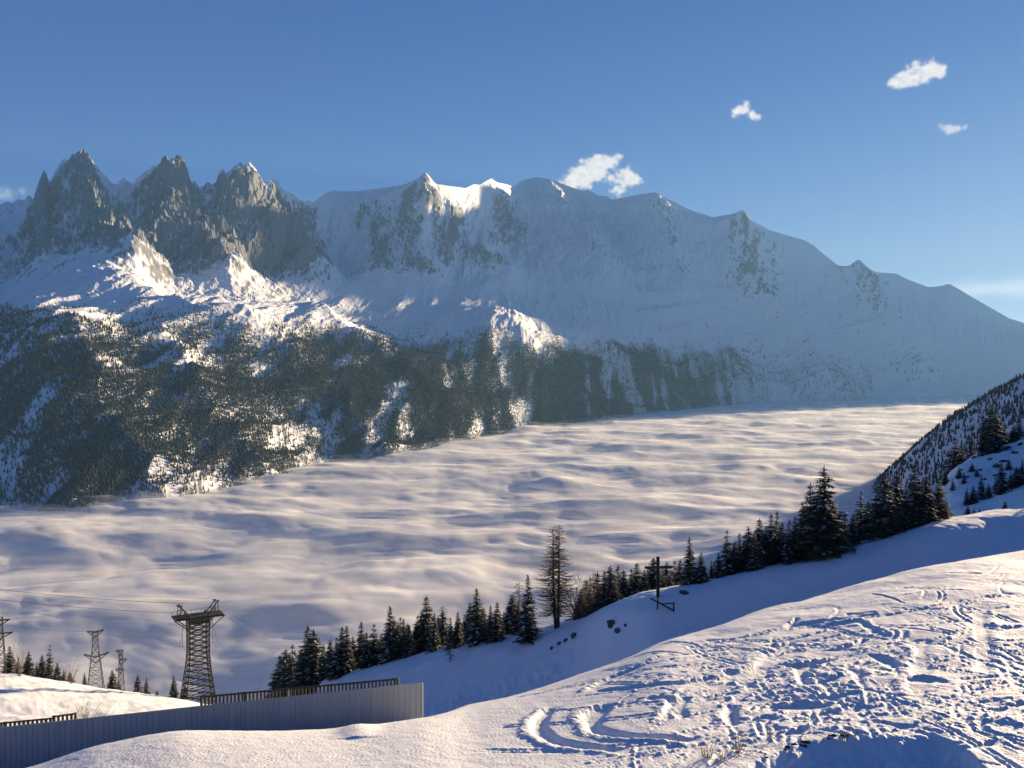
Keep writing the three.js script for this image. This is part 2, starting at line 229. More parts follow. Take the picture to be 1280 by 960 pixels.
// ---------------------------------------------------------------- the sea of cloud that fills the valley
function cloudTop(x, z, px) {
  const w1 = fbm(x / 900, z / 700, 3), X = x + 160 * w1, Z = z + 120 * fbm(x / 800 + 9, z / 800, 2);
  let y = 25 * fbm(X / 760, Z / 560 + 2, 2) + 14 * (1 - ridged(X / 420 + 3, Z / 300, 2, 0.4)) + 13 * fbm(X / 290, Z / 260 + 6, 2, 0.45) + 6 * (1 - ridged(X / 130 + 7, Z / 120, 2, 0.5)) - 8;
  // mist banks up against the near slope on the right
  y += 70 * Math.exp(-(((x - 640) / 330) ** 2) - (((z + 1500) / 700) ** 2));
  return -392 + y;
}
{
  const cols = []; for (let p = -260; p <= 1480; p += 3.2) cols.push(p);
  const dist = []; for (let row = 930; row > 481; row -= row > 700 ? 2 : row > 560 ? 1.4 : 0.9) dist.push(400 * F / (row - HZ)); 
  const sheet = (lift, alphaOf) => {
    const g = grid(cols.length, dist.length, (i, j) => { const D = dist[j], x = (cols[i] - 640) / F * D; return [x, cloudTop(x, -D, cols[i]) + lift, -D]; }, { color: 4 });
    const c = g.attributes.color.array, p = g.attributes.position.array;
    for (let k = 0; k < p.length / 3; k++) { c[k * 4] = c[k * 4 + 1] = c[k * 4 + 2] = 1; c[k * 4 + 3] = alphaOf(p[k * 3], p[k * 3 + 2]); }
    return g;
  };
  const body = sheet(0, () => 1); body.deleteAttribute('color');
  const m = new THREE.Mesh(body, new THREE.MeshPhysicalMaterial({ color: lin(0.97, 0.95, 0.915), roughness: 0.88, specularIntensity: 1, ior: 2.33, transmission: 0.5, thickness: 0, side: THREE.DoubleSide }));
  shade(m); m.name = 'cloud_sea'; m.userData.kind = 'structure'; scene.add(m);
  { const g = grid(60, 60, (i, j) => { const D = 400 * F / (930 - HZ) + (j / 59) ** 2 * 24000, x = (-260 + i / 59 * 1740 - 640) / F * D; return [x, -455, -D]; }), f = shade(new THREE.Mesh(g, std(0.95, 0.94, 0.93, 1))); f.name = 'cloud_base'; f.userData.kind = 'structure'; scene.add(f); }
  [[6, 0.46, 240, -0.3], [15, 0.34, 200, -0.25], [28, 0.26, 260, -0.2]].forEach(([lift, a, w, lo], n) => {     // thin vapour drifting just over the top, in shreds
    const v = new THREE.Mesh(sheet(lift, (x, z) => a * sst(lo, 0.55, fbm(x / w + n * 9, z / (w * 0.7), 4, 0.55))), new THREE.MeshPhysicalMaterial({ color: lin(0.96, 0.94, 0.90), roughness: 0.85, ior: 2.33, vertexColors: true, transparent: true, side: THREE.DoubleSide }));
    shade(v); v.name = numbered('cloud_veil'); v.userData.kind = 'structure'; scene.add(v);
  });
}

// ---------------------------------------------------------------- the near slope: a trampled piste that breaks off into a shaded hollow, the tree edge behind it
const NEAR = [
  [-240, 22, 1020, 31, 985, 44, 1010, 130, 905, 215, 840, 250, 852, 800, 960], [0, 22, 1020, 31, 968, 44, 1000, 130, 915, 215, 844, 250, 862, 800, 960], [130, 22, 1012, 31, 934, 44, 970, 135, 905, 212, 864, 245, 886, 800, 970],
  [240, 22, 1005, 31, 918, 44, 960, 140, 902, 205, 881, 235, 906, 800, 975], [330, 22, 1000, 31, 918, 44, 958, 118, 906, 150, 882, 176, 906, 800, 975], [420, 22, 1000, 31, 917, 46, 955, 92, 919, 103, 857, 129, 883, 800, 967], [527, 22, 1000, 31.5, 905, 48, 945, 86, 907, 97, 827, 123, 853, 800, 937], [600, 22, 1000, 33.5, 892, 72.2, 918, 84, 894, 94, 808, 120, 834, 800, 918], [660, 22, 1000, 34.5, 877, 70.5, 902, 82, 879, 92, 799, 118, 825, 800, 909], [720, 22, 1000, 36, 857, 68.8, 881, 80, 859, 89, 784, 115, 810, 800, 894], [770, 22, 1000, 37.5, 838, 65.8, 861, 76.5, 840, 83, 764, 109, 790, 800, 874], [823, 22, 1000, 40, 812, 63.6, 833, 74, 814, 82, 746, 108, 772, 800, 856], [900, 22, 1000, 44, 789, 65.4, 809, 76, 791, 84, 729, 110, 755, 800, 839], [1000, 22, 1000, 49, 757, 68.8, 775, 80, 759, 88, 706, 114, 732, 800, 816], [1100, 22, 1000, 53, 727, 69.7, 743, 81, 729, 90, 676, 116, 692, 800, 786], [1200, 22, 1000, 57, 703, 70.5, 717, 82, 703, 92, 650, 118, 666, 800, 760], [1280, 22, 1000, 60, 690, 72.2, 704, 84, 690, 95, 640, 121, 656, 800, 750], [1450, 22, 1000, 64, 652, 74.0, 666, 86, 652, 98, 600, 124, 616, 800, 730]];
const nearKnots = curve(NEAR.map((r) => { const o = [r[0]]; for (let i = 1; i < r.length; i += 2) o.push(r[i], (HZ - r[i + 1]) / F * r[i]); return o; }));
const nearCache = new Map();
function nearSection(px) { const q = Math.round(px * 4) / 4; if (!nearCache.has(q)) { const o = nearKnots(q), k = []; for (let i = 0; i < o.length; i += 2) k.push([o[i], o[i + 1]]); nearCache.set(q, curve(k)); } return nearCache.get(q); }
const baseGround = (px, D) => nearSection(clamp(px, -240, 1450))(D)[0];
// marks in the snow near by, laid out on the ground in plan
const TR = { x0: -24, z0: 20, cell: 0.05, nx: 1300, nz: 1000 }, marks = new Float32Array(TR.nx * TR.nz), crumb = new Float32Array(TR.nx * TR.nz);
function groundAt(px, py) { let lo = 22.5, hi = 62; for (let D = lo; D < hi; D += 0.2) if (HZ - baseGround(px, D) / D * F < py) { hi = D; break; } return [(px - 640) / F * hi, hi]; }
function stroke(pts, width, depth, berm, side, jag = 0.1) {   // a groove along plan points with a berm thrown to one side
  const c = new THREE.CatmullRomCurve3(pts.map(([x, d]) => V(x, 0, d))), L = c.getLength(), n = Math.max(8, Math.ceil(L / 0.04)), a = V(), b = V(), sd = rr(0, 90);
  for (let i = 0; i <= n; i++) {
    const u = i / n; c.getPointAt(u, a); c.getTangentAt(u, b); const fade = sst(0, 0.12, u) * sst(1, 0.85, u), nx = -b.z, nz = b.x, w = width * (0.8 + 0.5 * ns(u * L * 0.5 + sd, 3));
    for (let o = -3.2 * width; o <= 3.2 * width; o += 0.035) {
      const X = a.x + nx * o, Z = a.z + nz * o, ix = Math.round((X - TR.x0) / TR.cell), iz = Math.round((Z - TR.z0) / TR.cell); if (ix < 0 || iz < 0 || ix >= TR.nx || iz >= TR.nz) continue;
      const q = o / w, g = -0.7 * depth * Math.exp(-(q ** 4)), bm = 0.65 * berm * Math.exp(-((q * side - 1.9) ** 2) / 0.5) * (1 + jag * 3 * ns(X * 3.1, Z * 3.1)), v = (g + bm) * fade, k = iz * TR.nx + ix;
      if (Math.abs(v) > Math.abs(marks[k])) marks[k] = v; crumb[k] = Math.max(crumb[k], berm > 0 ? fade * Math.exp(-((q * side - 1.7) ** 2) / 1.2) : 0);
    }
  }
}
const trace = (list, ...o) => stroke(list.map(([a, b]) => groundAt(a, b)), ...o);
trace([[700, 884], [682, 893], [674, 907], [680, 922], [705, 932], [750, 938], [800, 944]], 0.30, 0.14, 0.08, -1);
trace([[770, 880], [748, 892], [741, 905], [750, 916], [785, 923], [830, 926], [890, 931]], 0.32, 0.15, 0.08, -1);
trace([[805, 877], [832, 876], [842, 882], [835, 893], [832, 905]], 0.24, 0.1, 0.05, -1);
trace([[862, 874], [848, 884], [850, 894], [865, 901]], 0.24, 0.1, 0.05, -1);
trace([[917, 883], [914, 893], [917, 905], [922, 910]], 0.24, 0.13, 0.03, -1);
trace([[742, 866], [790, 862], [850, 858], [900, 848]], 0.16, 0.1, 0.08, 1);
trace([[735, 868], [760, 852], [800, 835], [850, 818]], 0.25, 0.05, 0.12, 1);
trace([[905, 858], [940, 845], [965, 828], [1000, 810]], 0.6, 0.14, 0.06, 1); trace([[910, 840], [930, 855], [945, 865]], 0.3, 0.12, 0.05, 1);
trace([[1000, 832], [1003, 845], [1008, 862]], 0.2, 0.12, 0.05, 1); trace([[1060, 836], [1075, 846], [1070, 856]], 0.22, 0.12, 0.04, 1); trace([[1090, 818], [1110, 828], [1125, 838]], 0.25, 0.12, 0.05, 1);
trace([[960, 795], [1000, 782], [1060, 775], [1110, 800]], 0.26, 0.06, 0.05, 1); trace([[1225, 760], [1228, 790], [1232, 820], [1228, 850]], 0.35, 0.05, 0.05, 1); trace([[1150, 800], [1155, 830], [1150, 860], [1145, 880]], 0.35, 0.06, 0.06, -1);
for (let i = 0; i < 230; i++) {                    // the many crossing ski marks of the trampled part
  const px = rr(860, 1330), lo = lerp(815, 705, (px - 860) / 420), py = rr(lo, 935), [x, d] = groundAt(px, py), dir = (rnd() < 0.65 ? rr(0.1, 0.75) : rr(1.3, 2.3)) + Math.PI * (rnd() < 0.5), L = rr(1.5, 8), bend = rr(-1.3, 1.3) / L, off = rr(0.2, 0.32), twin = rnd() < 0.5, wd = rr(0.05, 0.13), dp = rr(0.02, 0.065), bm = rr(0.01, 0.04), sd = rnd() < 0.5 ? -1 : 1;
  for (let q = 0; q < (twin ? 2 : 1); q++) { const pts = []; for (let s = 0; s <= 6; s++) { const u = s / 6 * L, a = dir + bend * u, h = dir + bend * u / 2; pts.push([x + Math.cos(h) * u - Math.sin(a) * off * q, d + Math.sin(h) * u + Math.cos(a) * off * q]); } stroke(pts, wd, dp, bm, sd, 0.25); }
}
for (let i = 0; i < 22; i++) {                     // broader scoops where skiers stopped
  const px = rr(900, 1320), py = rr(lerp(800, 715, (px - 900) / 420), 930), [x, d] = groundAt(px, py), dir = rr(-0.4, 0.9), L = rr(0.8, 2.4), pts = []; for (let s = 0; s <= 4; s++) { const u = s / 4 * L; pts.push([x + Math.cos(dir) * u, d + Math.sin(dir) * u + 0.15 * u * u]); } stroke(pts, rr(0.16, 0.32), rr(0.06, 0.13), rr(0.04, 0.09), rnd() < 0.5 ? -1 : 1, 0.4);
}
const CUT = poly([[900, 980], [945, 955], [985, 938], [1030, 926], [1080, 921], [1130, 924], [1170, 918], [1205, 930], [1240, 962], [1300, 990]]);
function sampleMarks(arr, x, D) { const u = (x - TR.x0) / TR.cell, v = (D - TR.z0) / TR.cell, i = Math.floor(u), j = Math.floor(v); if (i < 0 || j < 0 || i >= TR.nx - 1 || j >= TR.nz - 1) return 0; const k = j * TR.nx + i, fu = u - i, fv = v - j; return lerp(lerp(arr[k], arr[k + 1], fu), lerp(arr[k + TR.nx], arr[k + TR.nx + 1], fu), fv); }
function ground(px, D) {
  let y = baseGround(px, D); const x = (px - 640) / F * D;
  y += 0.22 * fbm(x / 9, D / 9, 3) * sst(22, 45, D) * (1 + sst(60, 140, D) * 2.2);
  if (D < 66) {
    const tram = sst(820, 960, px + (D - 30) * 4) * sst(64, 54, D), m = sampleMarks(marks, x, D), c = sampleMarks(crumb, x, D);
    y += m + c * 0.045 * fbm(x * 4.2, D * 4.2, 3, 0.6) + tram * (0.09 * fbm(x * 0.35, D * 0.35, 3) + 0.026 * sst(-0.15, 0.35, fbm(x * 0.3 + 8, D * 0.4, 3)) * fbm(x * 3.4 + 5, D * 3.0, 4, 0.65)) + 0.018 * fbm(x * 2, D * 2, 3);
    const row = HZ - baseGround(px, D) / D * F, edge = CUT(px) + 5 * fbm(x * 1.6, 4.4, 3); if (row > edge - 2 && px > 900 && px < 1300) y -= 0.45 * sst(edge - 2, edge + 18, row) * (1 + 0.25 * fbm(x * 2.2, D * 2.2, 3));
    if (px < 560 && D > 29) y += 0.16 * Math.exp(-(((px - 445) / 22) ** 2) - (((D - 31) / 2) ** 2));
  } else {
    y += (0.5 * fbm(x / 3.4, D / 3.4, 3) + 0.15 * fbm(x * 1.3, D * 1.3, 2)) * 0.32;
    // chopped snow along the foot of the hollow and on the skier's line that crosses it
    const line = Math.abs(D - lerp(87.5, 84.5, (px - 527) / 193)); if (px > 500 && px < 740) y += 0.34 * Math.exp(-((line / 1.6) ** 2)) * fbm(x * 1.3, D * 1.3, 3, 0.6);
  }
  return y;
}
const groundPoint = (px, D) => V((px - 640) / F * D, ground(px, D), -D);
function grainTexture(n, f) { const d = new Uint8Array(n * n * 4); for (let j = 0; j < n; j++) for (let i = 0; i < n; i++) { const u = i / n * 2 * Math.PI, w = j / n * 2 * Math.PI, v = 128 + 127 * clamp(f(i / n, j / n, u, w), -1, 1), k = (j * n + i) * 4; d[k] = d[k + 1] = d[k + 2] = v; d[k + 3] = 255; } const t = new THREE.DataTexture(d, n, n); t.wrapS = t.wrapT = THREE.RepeatWrapping; t.magFilter = THREE.LinearFilter; t.needsUpdate = true; return t; }
const snowGrain = grainTexture(512, (a, b) => { const m = (p) => { const q = (x, y) => fbm(x * 22, y * 22, 4, 0.65); const sx = sst(0, 1, a), sy = sst(0, 1, b); return lerp(lerp(q(a, b), q(a - 1, b), sx), lerp(q(a, b - 1), q(a - 1, b - 1), sx), sy); }; return m() * 1.2; });
const snowMat = new THREE.MeshPhysicalMaterial({ color: lin(0.84, 0.845, 0.86), roughness: 0.7, bumpMap: snowGrain, bumpScale: 0.03, side: THREE.DoubleSide });
{
  const cols = []; for (let p = -240; p < -20; p += 6) cols.push(p); for (let p = -20; p < 1300; p += 1.75) cols.push(p); for (let p = 1300; p <= 1450; p += 5) cols.push(p);
  const dist = []; for (let D = 19; D < 66; D += 0.06 + (D - 19) * 0.003) dist.push(D); for (let D = 66; D < 108; D += 0.3) dist.push(D); for (let D = 108; D < 150; D += 1.2) dist.push(D); for (let D = 150; D < 260; D += 2.5) dist.push(D); for (let D = 260; D <= 800; D += 30) dist.push(D);
  console.log('near', cols.length, dist.length);
  structure('snow_slope', grid(cols.length, dist.length, (i, j) => { const p = groundPoint(cols[i], dist[j]); return [p.x, p.y, p.z]; }, { uv: 2.2 }), snowMat);
}
// ---------------------------------------------------------------- the hillside on the right: rises out of the frame and shades the hollow
const HILL = [[1120, 105, 700, 130, 690, 165, 668, 200, 690, 500, 760], [1165, 105, 680, 130, 660, 165, 622, 205, 640, 500, 740], [1200, 105, 662, 130, 640, 175, 583, 215, 600, 520, 720], [1240, 106, 652, 135, 622, 195, 556, 235, 572, 540, 690], [1280, 108, 642, 140, 605, 215, 527, 255, 540, 560, 650], [1400, 112, 612, 150, 560, 240, 462, 290, 470, 600, 560], [1600, 112, 570, 155, 510, 250, 380, 310, 390, 620, 460], [2000, 105, 500, 140, 430, 230, 260, 300, 260, 640, 330], [2600, 90, 400, 120, 300, 200, 60, 280, 40, 640, 100]];
const hillKnots = curve(HILL.map((r) => { const o = [r[0]]; for (let i = 1; i < r.length; i += 2) o.push(r[i], (HZ - r[i + 1]) / F * r[i]); return o; }));
const hillCache = new Map();
function hillGround(px, D) { const q = Math.round(px * 2) / 2; if (!hillCache.has(q)) { const o = hillKnots(q), k = []; for (let i = 0; i < o.length; i += 2) k.push([o[i], o[i + 1]]); hillCache.set(q, curve(k)); } const x = (px - 640) / F * D; return hillCache.get(q)(D)[0] + 1.6 * fbm(x / 22, D / 22, 3) + 0.5 * fbm(x / 5, D / 5, 3); }
{
  const cols = []; for (let p = 1120; p < 1310; p += 1.6) cols.push(p); for (let p = 1310; p <= 2600; p += 14) cols.push(p);
  const dist = []; for (let D = 104; D < 260; D += 0.9) dist.push(D); for (let D = 260; D < 645; D += 14) dist.push(D);
  structure('hillside', grid(cols.length, dist.length, (i, j) => [(cols[i] - 640) / F * dist[j], hillGround(cols[i], dist[j]), -dist[j]], { uv: 5 }), snowMat);
}
// the forested flank farther off on the right
const FLANK = [[880, 3300, 800, 3740, 790, 4620, 800], [1000, 2970, 740, 3520, 705, 4620, 720], [1080, 2640, 690, 3300, 622, 4400, 640], [1140, 2310, 650, 2970, 566, 4180, 590], [1180, 2200, 625, 2860, 533, 4070, 560], [1230, 2090, 600, 2750, 500, 3960, 520], [1280, 1980, 570, 2640, 471, 3960, 490], [1500, 1760, 470, 2530, 370, 3960, 390], [2000, 1540, 400, 2420, 250, 3960, 280], [2600, 1430, 300, 2200, 80, 3960, 120]];
const flankKnots = curve(FLANK.map((r) => { const o = [r[0]]; for (let i = 1; i < r.length; i += 2) o.push(r[i], (HZ - r[i + 1]) / F * r[i]); return o; }));
const flankCache = new Map();
function flankGround(px, D) { const q = Math.round(px); if (!flankCache.has(q)) { const o = flankKnots(q), k = [[o[0] - 1000, o[1] - 420]]; for (let i = 0; i < o.length; i += 2) k.push([o[i], o[i + 1]]); flankCache.set(q, curve(k)); } const x = (px - 640) / F * D; return flankCache.get(q)(D)[0] + 16 * fbm(x / 240, D / 240, 5); }
{
  const cols = []; for (let p = 880; p < 1310; p += 4) cols.push(p); for (let p = 1310; p <= 2600; p += 30) cols.push(p);
  const dist = []; for (let D = 1300; D <= 4400; D += 30) dist.push(D);
  structure('valley_flank', grid(cols.length, dist.length, (i, j) => [(cols[i] - 640) / F * dist[j], flankGround(cols[i], dist[j]), -dist[j]], { uv: 20 }), std(0.8, 0.81, 0.83, 0.95));
  const spots = []; for (let n = 0; n < 15000; n++) { const px = rr(960, 1420), D = rr(1700, 3900), x = (px - 640) / F * D; if (fbm(x / 160, D / 240, 3) < rr(-0.4, 0.2)) continue; const h = rr(9, 20), l = rr(0.7, 1.3), la = rnd() < 0.25; spots.push([x, flankGround(px, D) - 0.5, -D, h, h * rr(0.9, 1.2), (la ? 0.07 : 0.022) * l, (la ? 0.05 : 0.032) * l, (la ? 0.028 : 0.022) * l]); }
  forest('flank_forest', 'hazy dark conifer wood on the steep flank behind the rocky hillside', spots, tinyTree(3, 6, 0.19));
}

// ---------------------------------------------------------------- trees
const needleMat = [std(0.024, 0.038, 0.022, 0.85), std(0.032, 0.046, 0.024, 0.85), std(0.042, 0.048, 0.024, 0.85)], barkMat = std(0.055, 0.042, 0.034, 0.95), twigMat = std(0.085, 0.062, 0.045, 0.95), looseSnow = std(0.84, 0.85, 0.87, 0.8);
function triMesh(list) { const g = new THREE.BufferGeometry(); g.setAttribute('position', new THREE.BufferAttribute(new Float32Array(list), 3)); g.computeVertexNormals(); return g; }
function spruceShape(width, dense, gap) {          // ten metres tall: whorls of drooping fronds with side twigs
  const T = [], S = [], tri = (L, a, b, c) => L.push(a.x, a.y, a.z, b.x, b.y, b.z, c.x, c.y, c.z);
  const levels = Math.round(36 * dense);
  for (let i = 0; i < levels; i++) {
    const f = i / (levels - 1), y0 = lerp(0.5, 9.55, f ** 0.92) + rr(-0.12, 0.12), n = Math.round(lerp(10, 5, f) + rr(-1, 1)), Rm = 1.3 * width * ((1 - y0 / 10.4) ** 0.85) * rr(0.82, 1.12), a0 = rr(0, 6.3);
    for (let b = 0; b < n; b++) {
      if (rnd() < gap) continue;
      const az = a0 + (b + rr(-0.3, 0.3)) / n * 2 * Math.PI, R = Rm * rr(0.62, 1.14) + 0.1, dx = Math.cos(az), dz = Math.sin(az), droop = rr(0.16, 0.42), lift = rr(0.02, 0.2), y1 = y0 + rr(-0.15, 0.15), seg = R > 0.9 ? 5 : 3;
      const sp = (s) => V(dx * R * s, y1 + R * (0.10 * s - droop * s * s * 1.1 + lift * s * s * s), dz * R * s);
      for (let k = 0; k < seg; k++) {
        const s0 = k / seg * 0.95, s1 = (k + 1) / seg, p = sp(s0), q = sp(s1), w = R * 0.40 * (1 - s0 * 0.7) * rr(0.7, 1.25) + 0.05, out = sp(Math.min(1.05, s1 + 0.12));
        for (const sd of [-1, 1]) tri(T, p, q, V(out.x - dz * sd * w, out.y - w * rr(0.1, 0.5), out.z + dx * sd * w));
        if (k < seg - 1) tri(T, p, q, V((p.x + q.x) / 2 + rr(-0.06, 0.06), Math.min(p.y, q.y) - rr(0.12, 0.34) * (0.4 + R * 0.5), (p.z + q.z) / 2 + rr(-0.06, 0.06)));
      }
      if (rnd() < 0.32 && R > 0.4) { const p = sp(0.45), q = sp(0.9), w = R * 0.16, u = V(-dz * w, 0.02, dx * w), e = V(0, 0.05, 0); p.add(e); q.add(e); tri(S, p.clone().sub(u), q, p.clone().add(u)); tri(S, p.clone().sub(u), p.clone().add(u), sp(0.25).add(e)); tri(S, p.clone().add(V(0, 0.07, 0)), p.clone().sub(u), q); tri(S, p.clone().add(V(0, 0.07, 0)), q, p.clone().add(u)); }
    }
  }
  for (let k = 0; k < 4; k++) { const a = k * 1.6; tri(T, V(0, 10, 0), V(Math.cos(a) * 0.12, 9.2, Math.sin(a) * 0.12), V(Math.cos(a + 1.6) * 0.12, 9.2, Math.sin(a + 1.6) * 0.12)); }
  const trunk = bar(V(0, -0.9, 0), V(0, 9.5, 0), 0.16, 0.02, 7);
  return { crown: triMesh(T), snow: triMesh(S), trunk };
}
const spruces = [[1.75, 1, 0.12], [1.45, 1.0, 0.14], [2.05, 1.05, 0.10], [1.55, 0.85, 0.28], [1.3, 0.9, 0.2], [2.3, 0.9, 0.1]].map((a) => spruceShape(...a));
let treeCount = 0;
function tree(name, label, group, px, D, topRow, o = {}) {
  const y0 = (o.hill ? hillGround(px, D) : ground(px, D)) - 0.15, h = (HZ - topRow) / F * D - y0, k = o.kind ?? [0, 1, 2, 1, 0, 3][treeCount % 6], S = spruces[k];
  const t = thing(name, label, 'tree', V((px - 640) / F * D, y0, -D), group); treeCount++;
  const w = h / 10 * (o.w ?? 1) * rr(1.1, 1.35); t.scale.set(w, h / 10, w); t.rotation.y = rr(0, 6.3); t.rotation.z = rr(-0.02, 0.02);
  part('trunk', S.trunk, barkMat, t); part('crown', S.crown, needleMat[Math.floor(rnd() * 3)], t); part('snow', S.snow, looseSnow, t).userData.kind = 'stuff';
  return t;
}
const edgeD = (px) => nearKnots(clamp(px, -240, 1450))[8];
const rows = (list, label, group, d0, d1, o) => list.forEach(([px, top, w, extra]) => tree('spruce_tree', label, group, px, edgeD(px) + rr(d0, d1), top, { w, ...o, ...extra }));
rows([[9, 808], [20, 822], [33, 815], [43, 828], [50, 819], [59, 806, 0.8], [69, 829], [77, 838], [85, 841]], 'small snowy spruce in the row on top of the white slope behind the bare shrub', 'spruces on the crest of the white slope', 5, 14, {});
rows([[103, 842], [138, 838, 1.2], [146, 850], [170, 843], [181, 848], [194, 864]], 'small spruce between the slender lattice pylons and the big cable tower', 'spruces among the lattice pylons', 5, 14, {});
rows([[215, 845, 1.1], [229, 856]], 'little spruce at the foot of the big cable tower', 'spruces at the foot of the cable tower', 1, 4, {});
rows([[364, 806, 1.3, { kind: 3 }], [375, 812], [384, 782, 1.2], [391, 787, 1.1], [404, 806], [412, 799], [420, 797], [427, 783, 0.9], [433, 782, 0.9], [441, 796], [450, 777], [458, 790], [467, 780, 1.1], [476, 792], [487, 757, 1.1], [497, 780], [503, 774], [511, 781], [521, 770], [533, 744, 1.1], [543, 766]], 'dark spruce crowded behind the black railing on the corrugated wall', 'spruces behind the railing', 1, 9, {});
rows([[553, 762], [563, 772], [572, 764], [580, 768], [587, 752], [596, 735, 1.05], [604, 760], [613, 757], [621, 752], [630, 764], [640, 742, 1.3], [648, 752, 1.2]], 'dark spruce of the stand between the railing and the bare larch', 'spruces beside the bare larch', 1, 8, {});
tree('spruce_tree', 'narrow pointed spruce standing just in front of the bare larch', undefined, 660, 91, 717, { w: 0.9, kind: 1 });
rows([[727, 735, 1.4], [733, 724, 1.3], [738, 721, 1.1], [747, 714, 1.3], [756, 713, 1.3], [763, 706, 1.2], [773, 707, 1.4], [780, 712, 1.3], [790, 711, 1.3], [797, 703, 1.4], [806, 712, 1.3], [818, 696, 1.3], [828, 706, 1.2], [835, 701, 1.3], [843, 700, 1.3], [851, 699, 1.2]], 'dark spruce of the dense stand around and behind the wooden cross', 'spruces behind the cross', 10, 22, {});
rows([[863, 671], [877, 690], [890, 701], [899, 690], [910, 662, 1.15], [919, 676], [926, 666], [937, 657], [944, 664], [951, 647, 1.05], [959, 656], [965, 641], [971, 638, 0.9], [979, 652], [986, 655, 0.9, { kind: 3 }], [995, 644], [1004, 626, 1.1]], 'dark spruce in the row climbing the piste edge between the cross and the tallest spruce', 'spruces along the piste edge', 1, 8, {});
tree('spruce_tree', 'second tallest spruce, leaning close beside the tallest one at the piste edge', undefined, 1014, 91, 602, { w: 1.05, kind: 0 });
tree('spruce_tree', 'tallest dark spruce of the row at the piste edge', undefined, 1031, 89.5, 580, { w: 1.0, kind: 2 });
rows([[1046, 640], [1057, 637], [1068, 640], [1077, 612], [1086, 625], [1096, 618], [1106, 588, 0.95], [1114, 612], [1122, 585, 0.9], [1133, 604], [1144, 576, 0.95], [1151, 598], [1158, 592], [1166, 612], [1175, 598, 1.15], [1185, 626, 1.3]], 'spruce in the loose row between the tallest spruce and the rocky hillside', 'spruces below the rocky hillside', 1, 8, {});
for (const [px, base, top, w, kind] of [[1195, 578, 545, 1.1], [1204, 572, 560, 1.6], [1215, 570, 540, 1, 3], [1230, 570, 518, 0.8], [1238, 567, 502, 0.95], [1246, 566, 506, 1.1], [1255, 556, 530, 1.4], [1275, 546, 515, 1.1], [1268, 552, 530, 1.4]])
  hillTree('tall spruce on the skyline of the rocky hillside', 'spruces on the hillside skyline', px, base, top, w, kind);
for (const [px, base, top, w] of [[1176, 618, 606, 1.4], [1183, 606, 590, 1.6], [1192, 614, 597, 1.1], [1206, 605, 588, 1], [1210, 632, 609, 1], [1218, 630, 606, 1], [1228, 624, 592, 1.1], [1237, 622, 604, 1.2], [1246, 612, 598, 1.3], [1253, 618, 577, 1.1], [1264, 612, 588, 1.2], [1271, 609, 582, 1.2], [1279, 606, 574, 1.2], [1211, 648, 631, 1.3], [1219, 646, 634, 1.3], [1226, 648, 635, 1.1], [1250, 646, 634, 1.3], [1258, 645, 626, 1.2], [1200, 598, 584, 1.7], [1216, 590, 578, 1.7], [1222, 596, 585, 1.7], [1262, 588, 574, 1.5]])
  hillTree('young spruce dotted among the rocks on the snowy hillside', 'young spruces on the rocky hillside', px, base, top, w);
function hillSpot(px, row) { for (let D = 106; D < 240; D += 0.5) if (HZ - hillGround(px, D) / D * F < row) return D; return 215; }
function hillTree(label, group, px, base, top, w, kind) { const D = hillSpot(px, base); tree('spruce_tree', label, group, px, D, top, { hill: true, w, kind }); }
{ // the rows farther down behind the edge, seen only as tops and gaps filled
  const skyline = poly([[345, 812], [384, 788], [420, 800], [450, 786], [487, 772], [533, 760], [570, 770], [600, 756], [640, 756], [665, 752], [730, 740], [760, 722], [800, 716], [850, 708], [900, 696], [950, 664], [1000, 640], [1030, 618], [1060, 640], [1100, 616], [1150, 600], [1190, 622]]);
  for (let px = 348; px < 1190; px += rr(7, 13)) { if (px > 668 && px < 718) continue; tree('spruce_tree', 'dark spruce of the deeper rows, half hidden by the trees on the edge', 'spruces of the deeper rows', px, edgeD(px) + rr(9, 20), skyline(px) + rr(2, 22), { w: 1.15 }); }
}
for (const [px, D, top] of [[1292, 99, 612], [1310, 100, 600], [1335, 101, 585], [1362, 102, 570]]) tree('spruce_tree', 'spruce continuing the row up the piste beyond the rocky hillside', 'spruces farther up the piste edge', px, D, top, { w: 1.1 });
